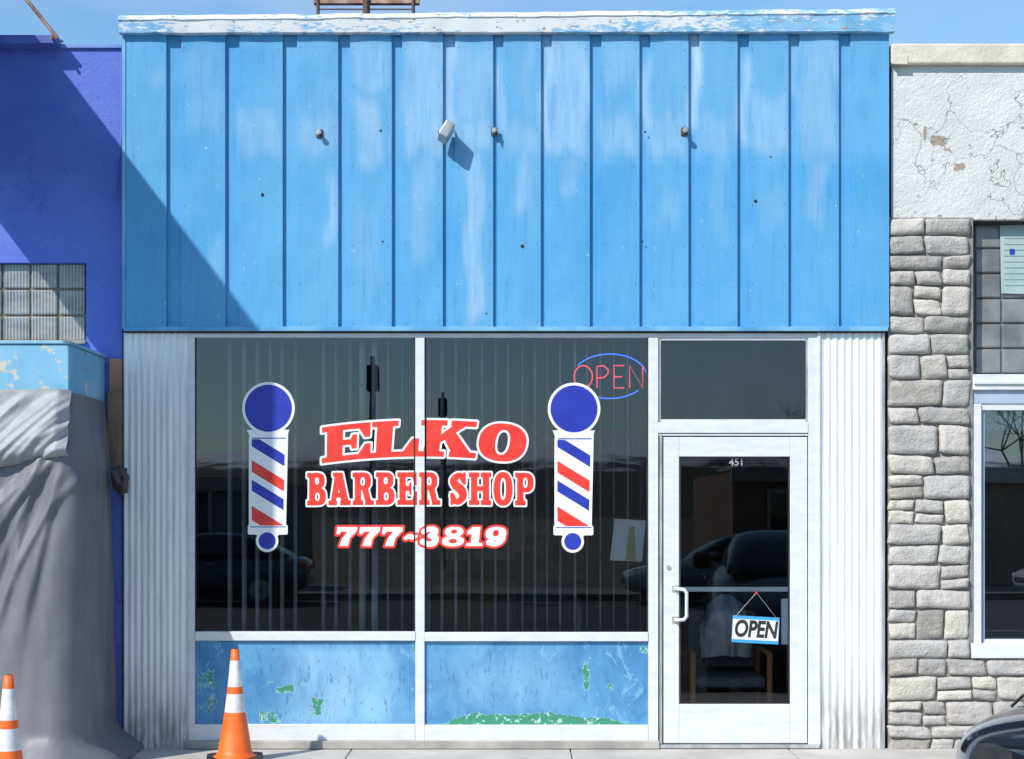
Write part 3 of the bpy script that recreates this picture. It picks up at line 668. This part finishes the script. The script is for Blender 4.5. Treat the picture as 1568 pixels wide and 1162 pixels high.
# ---------------------------------------------------------------- right building
Rb=[]; yr=-.015
ob,PX,PY=gridpx('stucco_wall',np.linspace(1365,2400,300),np.linspace(96,336,90),lambda a,b_:yr+0*a,MSTUC)
dmg=np.zeros_like(PX)
for p in [(1425,1447,208,224,.85),(1414,1420,192,216,.8),(1440,1458,225,236,.6),(1460,1482,250,262,.65),(1400,1412,188,192,.6),(1375,1382,250,254,.5),(1430,1440,262,266,.6),(1440,1450,236,242,.6),(1415,1450,262,266,.5),(1532,1545,228,236,.4)]: dmg=np.maximum(dmg,patch(PX,PY,*p,sx=4,sy=4))
dmg=np.maximum(dmg,.35*ss((PY-315)/15.)); fattr(ob,'damage',dmg); Rb.append(ob)
Rb.append(pb('stucco_backing',1365,2400,70,338,yr+.005,.3,MMORT,0))
Rb.append(pb('parapet_coping',1365,2400,66,97,yr-.05,.32,MSTCAP,.012)); Rb.append(pb('coping_end_trim',1366,1390,84,98,yr-.058,yr-.051,MSTCAP,.003))
SV=[];SF=[];SC=[]
def stone(x0,x1,z0,z1,y):
    nx,nz=11,8; s=len(SV); base=random.choice([(.54,.50,.45),(.48,.455,.42),(.57,.53,.465),(.41,.385,.36),(.62,.575,.50),(.50,.475,.45),(.37,.335,.30),(.54,.50,.46)])
    k=random.uniform(.88,1.1); col=tuple(c_*k for c_ in base); prot=random.uniform(.020,.042); tilt=random.uniform(-.009,.009); tz=random.uniform(-.009,.009)
    ph=random.uniform(0,100); W=x1-x0; H_=z1-z0
    jit=[random.uniform(-.011,.011) for _ in range(8)]
    for j in range(nz):
        for i in range(nx):
            u=i/(nx-1); w=j/(nz-1)
            u2=.5-.5*math.cos(u*math.pi); w2=.5-.5*math.cos(w*math.pi)
            x=x0+W*u2; z=z0+H_*w2
            a_=2*u2-1; b_=2*w2-1
            x=(x0+x1)/2+(x-(x0+x1)/2)*(1-.05*abs(b_)**8*H_/W*abs(a_)); z=(z0+z1)/2+(z-(z0+z1)/2)*(1-.09*abs(a_)**8*abs(b_))
            z+=jit[4]*.8*a_*abs(b_) ; x+=jit[0]*b_*abs(a_)
            q=mnoise.noise(Vector((x*22,ph,z*22)))*.008*max(abs(a_),abs(b_))**4; x+=q; z+=q*.8
            e=min(u2*W,(1-u2)*W,w2*H_,(1-w2)*H_); ed=min(1,e/.011)**.5
            n=mnoise.noise(Vector((x*12,ph,z*18)))*.014+mnoise.noise(Vector((x*36,ph,z*42)))*.007
            SV.append((x,y-prot*ed-(n+tilt*a_+tz*b_)*ed,z)); SC.append(col)
    for j in range(nz-1):
        for i in range(nx-1): a=s+j*nx+i; SF.append((a,a+1,a+nx+1,a+nx))
def courses(x0,x1,z1,z0,y,edge=0):
    z=z1
    while z>z0+.03:
        h=random.choice([.12,.145,.17,.19,.21,.135]); h=min(h,z-z0)
        if z-h-z0<.07: h=z-z0
        x=x0
        while x<x1-.04:
            w=random.uniform(.16,.38)*(1.15 if h<.14 else 1)
            if x+w>x1-.12: w=x1-x+(random.uniform(-edge,0))
            g=.0045
            if h>.165 and random.random()<.4:
                q=h*random.uniform(.4,.6); stone(x+g,x+w-g,z-q+g,z-g,y); 
                if w>.30: m_=w*random.uniform(.4,.6); stone(x+g,x+m_-g,z-h+g,z-q-g,y); stone(x+m_+g,x+w-g,z-h+g,z-q-g,y)
                else: stone(x+g,x+w-g,z-h+g,z-q-g,y)
            else: stone(x+g,x+w-g,z-h+g,z-g,y)
            x+=w
            if w<=0: break
        z-=h
ys0=-.02
xA=X(1361,ys0-.03); xB=X(1488,ys0-.03)
courses(xA,xB,Z(334,ys0),Z(1008,ys0),ys0,.012)
courses(xA,X(2400),Z(1008,ys0)-.001,-.02,ys0)
so=add('stone_veneer',SV,SF,MSTONE,smooth=True)
ca=so.data.color_attributes.new('scol','FLOAT_COLOR','POINT'); ca.data.foreach_set('color',np.array([(*c_,1) for c_ in SC],dtype=np.float32).ravel())
Rb.append(so)
Rb.append(pb('mortar_pier',1360,1490,333,1009,ys0+.002,.3,MMORT,0)); Rb.append(pb('mortar_base',1360,2400,1009.05,1150,ys0+.002,.3,MMORT,0))
Rb.append(pb('dark_joint_seam',1355.5,1360,509,1150,.02,.3,MDARK,0))  # dark-coloured seam between the two buildings
Rb.append(pb('block_frame_top',1488.5,2200,335.5,341,-.0,.1,MDARK,0))
for i in range(12):
    for j in range(6):
        a=1494+i*41; c_=343+j*38.3
        Rb.append(pb('pane_block_%d_%d'%(i,j),a,a+38.6,c_,c_+36,.085,.16,MBLOCK2,.009))
Rb.append(pb('block_grout_r',1490.05,2200,341.05,575,.10,.2,M('grout_grey',(.2,.2,.195),(.13,.13,.13),8,.9),0))
Rb.append(pb('wall_right_end',2200.1,2400,338,1009,-.01,.3,MSTUC,0))
Rb.append(pb('mid_sill',1490.2,2200,573,597,-.03,.2,MALU,.005)); Rb.append(pb('mid_sill_lip',1492,2200,583,588,-.045,-.031,MALU,.003))
Rb.append(pb('bluish_head',1490.2,2200,597.5,618,-.005,.2,M('pale_blue_frame',lin(176,192,208),lin(160,178,196),4,.5),.003)); Rb.append(pb('head_trim',1503.2,2200,618.3,628,.004,.2,MALU,.003))
Rb.append(pb('jamb_white',1490.2,1503,618.3,985,-.01,.2,MALU,.004)); Rb.append(pb('jamb_inner',1503.2,1508,628.3,985,.02,.2,M('pale_blue_frame_b',lin(150,170,196),None,4,.5),.002))
Rb.append(pb('lower_sill',1488,2200,985.3,1008,-.05,.2,MALU,.005)); Rb.append(pb('lower_sill_upstand',1508.2,2200,979,985,.01,.2,MALU,.002))
MGLASS2=glassmat('display_window_glass',(.8,.82,.83),boost=4.5,dirt=.008)
y=.05; Rb.append(add('display_glass',[(X(1506,y),y,Z(981,y)),(X(2200,y),y,Z(981,y)),(X(2200,y),y,Z(626,y)),(X(1506,y),y,Z(626,y))],[(0,1,2,3)],MGLASS2))
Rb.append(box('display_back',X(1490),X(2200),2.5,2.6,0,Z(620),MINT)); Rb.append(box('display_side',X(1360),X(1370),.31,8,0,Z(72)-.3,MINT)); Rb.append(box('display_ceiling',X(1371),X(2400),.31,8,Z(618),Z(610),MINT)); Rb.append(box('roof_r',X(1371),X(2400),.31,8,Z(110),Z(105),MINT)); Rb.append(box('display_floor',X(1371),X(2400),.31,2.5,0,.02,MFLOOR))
V=[];F=[];n=90
for i in range(n+1):
    px=1509+i*6; d=655+ (6 if i%2 else 0)+2*math.sin(i*1.3)
    V+=[(X(px,.08),.08+.015*math.sin(i*.9),Z(630,.08)),(X(px,.08),.08+.02*math.sin(i*.9),Z(d,.08))]
for i in range(n): F.append((2*i,2*i+1,2*i+3,2*i+2))
Rb.append(add('awning_fringe_reflection',V,F,MTEAL))  # strip behind the glass, added to imitate a reflected awning fringe
group('stone_front_building',Rb)
TN=[quad('sheet',[(1533,449),(1600,451),(1600,343),(1531,345)],.07,MTEAL)]
for k_ in range(9): TN.append(quad('print_line_%d'%k_,[(1538,366+k_*9),(1538+random.uniform(30,55),366+k_*9),(1590,364.4+k_*9),(1538,364.4+k_*9)],.0695,M('ink%d'%k_,(.2,.25,.24),None,9,.8)))
TN.append(quad('logo',[(1546,390),(1554,390),(1554,381),(1546,381)],.0685,MBLU))
group('paper_notice',TN)

RT=[]; yy=2.0
for a in (487,633): RT.append(tube('leg',[(X(a,yy),yy,Z(60,yy)),(X(a,yy),yy,Z(-10,yy))],.014,MBROWN))
RT.append(tube('mast',[(X(561,yy),yy,Z(60,yy)),(X(561,yy),yy,Z(-120,yy))],.03,MBROWN))
RT.append(pb('board',480,642,-120,5,yy,yy+.06,MRUST,.004)); RT.append(tube('brace',[(X(487,yy),yy,Z(14,yy)),(X(633,yy),yy,Z(14,yy))],.006,MBROWN))
group('rooftop_sign_board',RT)

# ---------------------------------------------------------------- cones
def cone(x,y,s=1.0):
    n=40; prof=[(.0185,.71),(.024,.708),(.030,.64),(.0305,.638),(.047,.475),(.047,.473),(.0525,.43),(.0525,.428),(.066,.315),(.066,.313),(.105,.07),(.12,.04),(.135,.035),(.135,.028)]
    mats=[0,0,0,1,1,0,0,1,1,0,0,0,0]
    V=[];F=[];mi=[]
    for r,z in prof:
        for i in range(n): V.append((r*s*math.cos(2*math.pi*i/n),r*s*math.sin(2*math.pi*i/n),z*s))
    for k_ in range(len(prof)-1):
        for i in range(n): a=k_*n; F.append((a+i,a+(i+1)%n,a+n+(i+1)%n,a+n+i)); mi.append(mats[k_])
    F.append(tuple(range(n))); mi.append(2)
    b_=add('cone_body',V,F,[MORANGE,MREFL,MBLACK],mi,True)
    q=.18*s; c_=.04*s
    ring=[(q-c_,-q),(q,-q+c_),(q,q-c_),(q-c_,q),(-q+c_,q),(-q,q-c_),(-q,-q+c_),(-q+c_,-q)]
    V=[(a,b2,0) for a,b2 in ring]+[(a*.97,b2*.97,.032) for a,b2 in ring]; F=[tuple(range(8,16)),tuple(range(7,-1,-1))]+[(i,(i+1)%8,8+(i+1)%8,8+i) for i in range(8)]
    base=add('rubber_base',V,F,MBLACK)
    g=group('traffic_cone',[b_,base]); g.location=(x,y,.002); g.rotation_euler=(0,0,random.uniform(0,.5)); return g
cone(X(360,-.6),-.6,1.03); cone(X(13,-2.3),-2.3,1.03)

# ---------------------------------------------------------------- ground, street
GR=[]
for i in range(-16,17):
    GR.append(box('slab',i*1.5+.004+.4,i*1.5+1.496+.4,-1.72,-.0,-.12,0,MCONC,.006)); GR.append(box('slab_outer',i*1.5+.004+.4,i*1.5+1.496+.4,-3.25,-1.728,-.12,-.002,MCONC,.006))
GR.append(box('kerb',-24,25,-3.45,-3.255,-.16,-.001,MFOUND,.012))
GR.append(box('slab_bed',-24,25,-3.25,.3,-.2,-.02,MMORT))
group('sidewalk',GR)
box('road',-150,150,-22,-3.45,-.3,-.14,MASPH)
rm=[]
for i in range(-10,12): rm.append(box('parking_line',i*2.75+.7,i*2.75+.8,-8.6,-3.6,-.138,-.136,MPAINT))
for i in range(-12,12): rm.append(box('centre_dash',i*6.,i*6+3,-13.1,-12.98,-.138,-.136,MPAINT))
group('road_markings',rm)
box('opposite_sidewalk',-150,150,-25,-22,-.3,0,M('old_pavement',(.2,.19,.17),(.14,.13,.12),3,.9),.01)
gp=add('ground',[(-3000,-3000,-.32),(3000,-3000,-.32),(3000,3000,-.32),(-3000,3000,-.32)],[(0,1,2,3)],MDIRT)
def shop(x0,x1,h,mat):
    o=[box('body',x0,x1,-33,-25.2,0,h,mat),box('parapet',x0-.05,x1+.05,-25.35,-25.0,h-.25,h+.1,MFOUND,.02)]
    k_=x0+.8
    while k_+1.8<x1:
        o.append(box('window_frame',k_,k_+1.8,-25.19,-25.12,.7,2.2,MALUD,.01)); o.append(box('window_pane',k_+.08,k_+1.72,-25.118,-25.10,.78,2.12,MCARGL)); k_+=2.6
    group('opposite_shop_building',o)
shop(-24,-13.5,2.7,MMORT); shop(-12,-5.5,2.4,MMORT); shop(5,12,2.6,M('tan_brick',(.3,.2,.14),(.22,.15,.11),5,.9)); shop(16,30,3.1,MSTUC)
def upole(x,y,h,r=.09,arm=False):
    o=[tube('pole',[(x,y,-.1),(x,y,h)],r,MPOST)]
    if arm:
        o.append(box('crossarm',x-1.1,x+1.1,y-.06,y+.06,h-1,h-.85,MPOST))
        for s in (-1,-.5,.5,1): o.append(tube('insulator',[(x+s,y,h-.85),(x+s,y,h-.7)],.05,MALUD))
    else: 
        o.append(box('lamp_head',x-.14,x+.14,y-.14,y+.14,h-.55,h+.06,MBLACK,.06)); o.append(tube('finial',[(x,y,h),(x,y,h+.25)],.05,MBLACK))
    group('utility_pole' if arm else 'street_lamp',o)
upole(-3.1,-24.5,4.9,.07); upole(-2.2,-40,5.3,.09); upole(14.5,-26,8,.14,True)
def tree(x,y,h):
    cu=bpy.data.curves.new('branches','CURVE'); cu.dimensions='3D'; cu.bevel_depth=1; cu.bevel_resolution=1
    def br(p,d,L,r,dep):
        sp=cu.splines.new('POLY'); sp.points.add(4); q=Vector(p)
        for k_ in range(5):
            sp.points[k_].co=(*q,1); sp.points[k_].radius=r*(1-.12*k_)
            if k_<4: q=q+d*L/4+Vector([random.uniform(-1,1)*L*.04 for _ in range(3)])
        if dep>0:
            for _ in range(4 if dep>1 else 5):
                dd=(d+Vector([random.uniform(-.8,.8) for _ in range(3)])).normalized(); br(q-d*L*random.uniform(0,.4),dd,L*random.uniform(.55,.8),r*.5,dep-1)
    br((x,y,-.1),Vector((0,0,1)),h*.38,.1,4); cu.materials.append(MPOST)
    o=bpy.data.objects.new('bare_tree',cu); scene.collection.objects.link(o)
tree(-7.6,-24,4.2); tree(9.5,-36,6); tree(13.2,-30,6.5)
V=[];F=[];n=160
for i in range(n+1):
    x=-2600+5200*i/n
    h=88+40*mnoise.noise(Vector((x/700,1.3,0)))+22*mnoise.noise(Vector((x/180,5.3,0)))+8*mnoise.noise(Vector((x/60,2.3,0)))
    for k_,(yy,q) in enumerate([(-1500,0),(-1750,.35),(-2000,.8),(-2150,1.0),(-2500,.5)]):
        V.append((x,yy+40*mnoise.noise(Vector((x/200,k_,0))),-1+h*q*(1+.12*mnoise.noise(Vector((x/120,k_*3,1))))))
for i in range(n):
    for k_ in range(4): a=i*5+k_; F.append((a,a+5,a+6,a+1))
m,nt,b,o=newmat('snow_dusted_hill'); v=coord(nt)
sp=nt.nodes.new('ShaderNodeSeparateXYZ'); nt.links.new(v,sp.inputs[0])
f=mapr(nt,mth(nt,'ADD',sp.outputs[2],mth(nt,'MULTIPLY',noise(nt,v,.02,6),70)),92,106)
nt.links.new(mix(nt,f,(.05,.048,.042),(.9,.9,.93)),b.inputs['Base Color']); b.inputs['Roughness'].default_value=.95
add('hills',V,F,m)

# ---------------------------------------------------------------- cars
def superring(s,w,z0,z1,n=28,p=4.,topn=1.):
    o=[]; zc_=(z0+z1)/2; hz=(z1-z0)/2
    for i in range(n):
        t=2*math.pi*i/n; c_,sn=math.cos(t),math.sin(t)
        yy=w*math.copysign(abs(c_)**(2/p),c_); zz=hz*math.copysign(abs(sn)**(2/p),sn)
        if topn!=1 : yy*=1+(topn-1)*((zz+hz)/(2*hz))
        o.append((s,yy,zc_+zz))
    return o
def loft(name,rings,mats,mf=None):
    n=len(rings[0]); V=[p for r in rings for p in r]; F=[];mi=[]
    for k_ in range(len(rings)-1):
        for i in range(n): F.append((k_*n+i,k_*n+(i+1)%n,(k_+1)*n+(i+1)%n,(k_+1)*n+i)); mi.append(mf(k_,i,n) if mf else 0)
    F.append(tuple(range(n))[::-1]); mi.append(0); F.append(tuple((len(rings)-1)*n+i for i in range(n))); mi.append(0)
    o=add(name,V,F,mats,mi,True); md=o.modifiers.new('s','SUBSURF'); md.levels=1; md.render_levels=2; return o
def car(color,loc,rot,sc=(1,1,1),roof=1.0):
    mp=M('car_paint',color,tuple(c_*.95 for c_ in color),3,.08,.2,spec=.8)
    st=[(0,.55,.38,.58),(.05,.70,.30,.64),(.18,.80,.24,.69),(.5,.86,.22,.76),(.95,.88,.2,.83),(1.35,.89,.2,.90),(1.8,.9,.2,.94),(2.6,.9,.2,.96),(3.3,.9,.2,.97),(3.9,.89,.22,.97),(4.25,.86,.26,.95),(4.42,.8,.32,.9),(4.5,.66,.42,.8)]
    o=[loft('body',[superring(s,w,a,c_,p=3.2) for s,w,a,c_ in st],[mp])]
    gh=[(1.28,.74,.84,.90,.95),(1.7,.76,.86,1.17,.86),(2.05,.77,.88,1.36,.78),(2.5,.78,.9,1.43,.76),(3.0,.78,.9,1.42,.76),(3.45,.76,.9,1.34,.77),(3.85,.74,.88,1.12,.86),(4.15,.70,.86,.94,.95)]
    gh=[(s,w,a,.9+(c_-.9)*roof,tn) for s,w,a,c_,tn in gh]
    def mf(k_,i,n): 
        a=(i+.5)/n; return 0 if (.17<a<.33 and 1<k_<5) else 1
    o.append(loft('greenhouse',[superring(s,w,a,c_,p=4.5,topn=tn) for s,w,a,c_,tn in gh],[mp,MCARGL],mf))
    for s in (.85,3.6):
        for sd in (-1,1):
            o.append(tube('tyre',[(s,sd*.72,.32),(s,sd*.915,.32)],.32,MBLACK)); o.append(tube('rim',[(s,sd*.9,.32),(s,sd*.925,.32)],.2,MALUD))
            o.append(tube('hub',[(s,sd*.9,.32),(s,sd*.94,.32)],.05,MBLACK))
    for sd in (-1,1):
        o.append(box('headlight',.04,.20,min(sd*.5,sd*.70),max(sd*.5,sd*.70),.50,.59,MREFL,.03))
        o.append(box('tail_light',4.36,4.47,min(sd*.5,sd*.78),max(sd*.5,sd*.78),.7,.84,MRED,.03)); 
        o.append(box('door_mirror',1.62,1.78,min(sd*.86,sd*1.04),max(sd*.86,sd*1.04),.92,1.05,mp,.04))
        o.append(tube('bonnet_shut_line',[(.16,sd*.52,.681),(.5,sd*.62,.748),(.95,sd*.66,.819),(1.3,sd*.68,.884)],.006,MBLACK))
        for s in (2.0,2.95): o.append(box('door_handle',s+.55,s+.7,min(sd*.89,sd*.915),max(sd*.89,sd*.915),.80,.825,MALUD,.005))
    o.append(box('grille',-.01,.06,-.4,.4,.42,.52,MBLACK,.01)); o.append(box('licence_plate',4.49,4.51,-.25,.25,.55,.68,MWHITE,.004)); o.append(box('under',.4,4.1,-.75,.75,.14,.24,MBLACK))
    g=group('parked_car',o); g.matrix_world=Matrix.Translation(loc)@Matrix.Rotation(rot,4,'Z')@Matrix.Diagonal((*sc,1)); return g
car((.012,.015,.028),(2.78,-3.6,-.14),math.radians(-84),(1.05,1.06,1.30),.62)
car((.30,.31,.33),(2.2,-20.9,-.14),0); car((.09,.095,.11),(-8.5,-20.9,-.14),0); car((.6,.6,.6),(10.2,-20.9,-.14),0); car((.05,.06,.07),(-14.5,-20.9,-.14),0)

# ---------------------------------------------------------------- light and sky
tv=Vector((.76,.85,-1.0)).normalized()
sd=bpy.data.lights.new('sun','SUN'); sd.energy=4.8; sd.angle=math.radians(.6); sd.color=(1,.965,.91)
so=bpy.data.objects.new('sun',sd); scene.collection.objects.link(so); so.rotation_euler=tv.to_track_quat('-Z','Y').to_euler(); so.location=(-8,-9,12)
w=bpy.data.worlds.new('World'); scene.world=w; w.use_nodes=True; nt=w.node_tree; nt.nodes.clear()
out=nt.nodes.new('ShaderNodeOutputWorld'); bg=nt.nodes.new('ShaderNodeBackground'); sk=nt.nodes.new('ShaderNodeTexSky')
sk.sky_type='NISHITA'; sk.sun_disc=False; sk.sun_elevation=math.asin(-tv.z); sk.sun_rotation=math.atan2(-tv.x,-tv.y); sk.air_density=1.0; sk.dust_density=.4; sk.ozone_density=1.6
tc=nt.nodes.new('ShaderNodeTexCoord'); mp=nt.nodes.new('ShaderNodeMapping'); mp.inputs['Scale'].default_value=(1,1,4); nt.links.new(tc.outputs['Generated'],mp.inputs[0])
f=mapr(nt,noise(nt,mp.outputs[0],2.2,7,.6,.4),.42,.80,0,.5)
tint=mix(nt,1.0,sk.outputs[0],(.80,1.10,1.24),'MULTIPLY')
nt.links.new(mix(nt,f,tint,(5.4,5.8,6.1)),bg.inputs[0]); bg.inputs[1].default_value=.15
nt.links.new(bg.outputs[0],out.inputs[0])
cd=bpy.data.cameras.new('camera'); cd.sensor_width=36; W=1568/K; cd.lens=36*D/W; cd.shift_y=((790-581)/K)/W; cd.clip_end=8000; cd.clip_start=.1
co=bpy.data.objects.new('camera',cd); scene.collection.objects.link(co); co.location=(0,-D,EYE); co.rotation_euler=(math.radians(90),0,0); scene.camera=co
scene.view_settings.view_transform='Standard'; scene.view_settings.look='None'; scene.view_settings.exposure=0
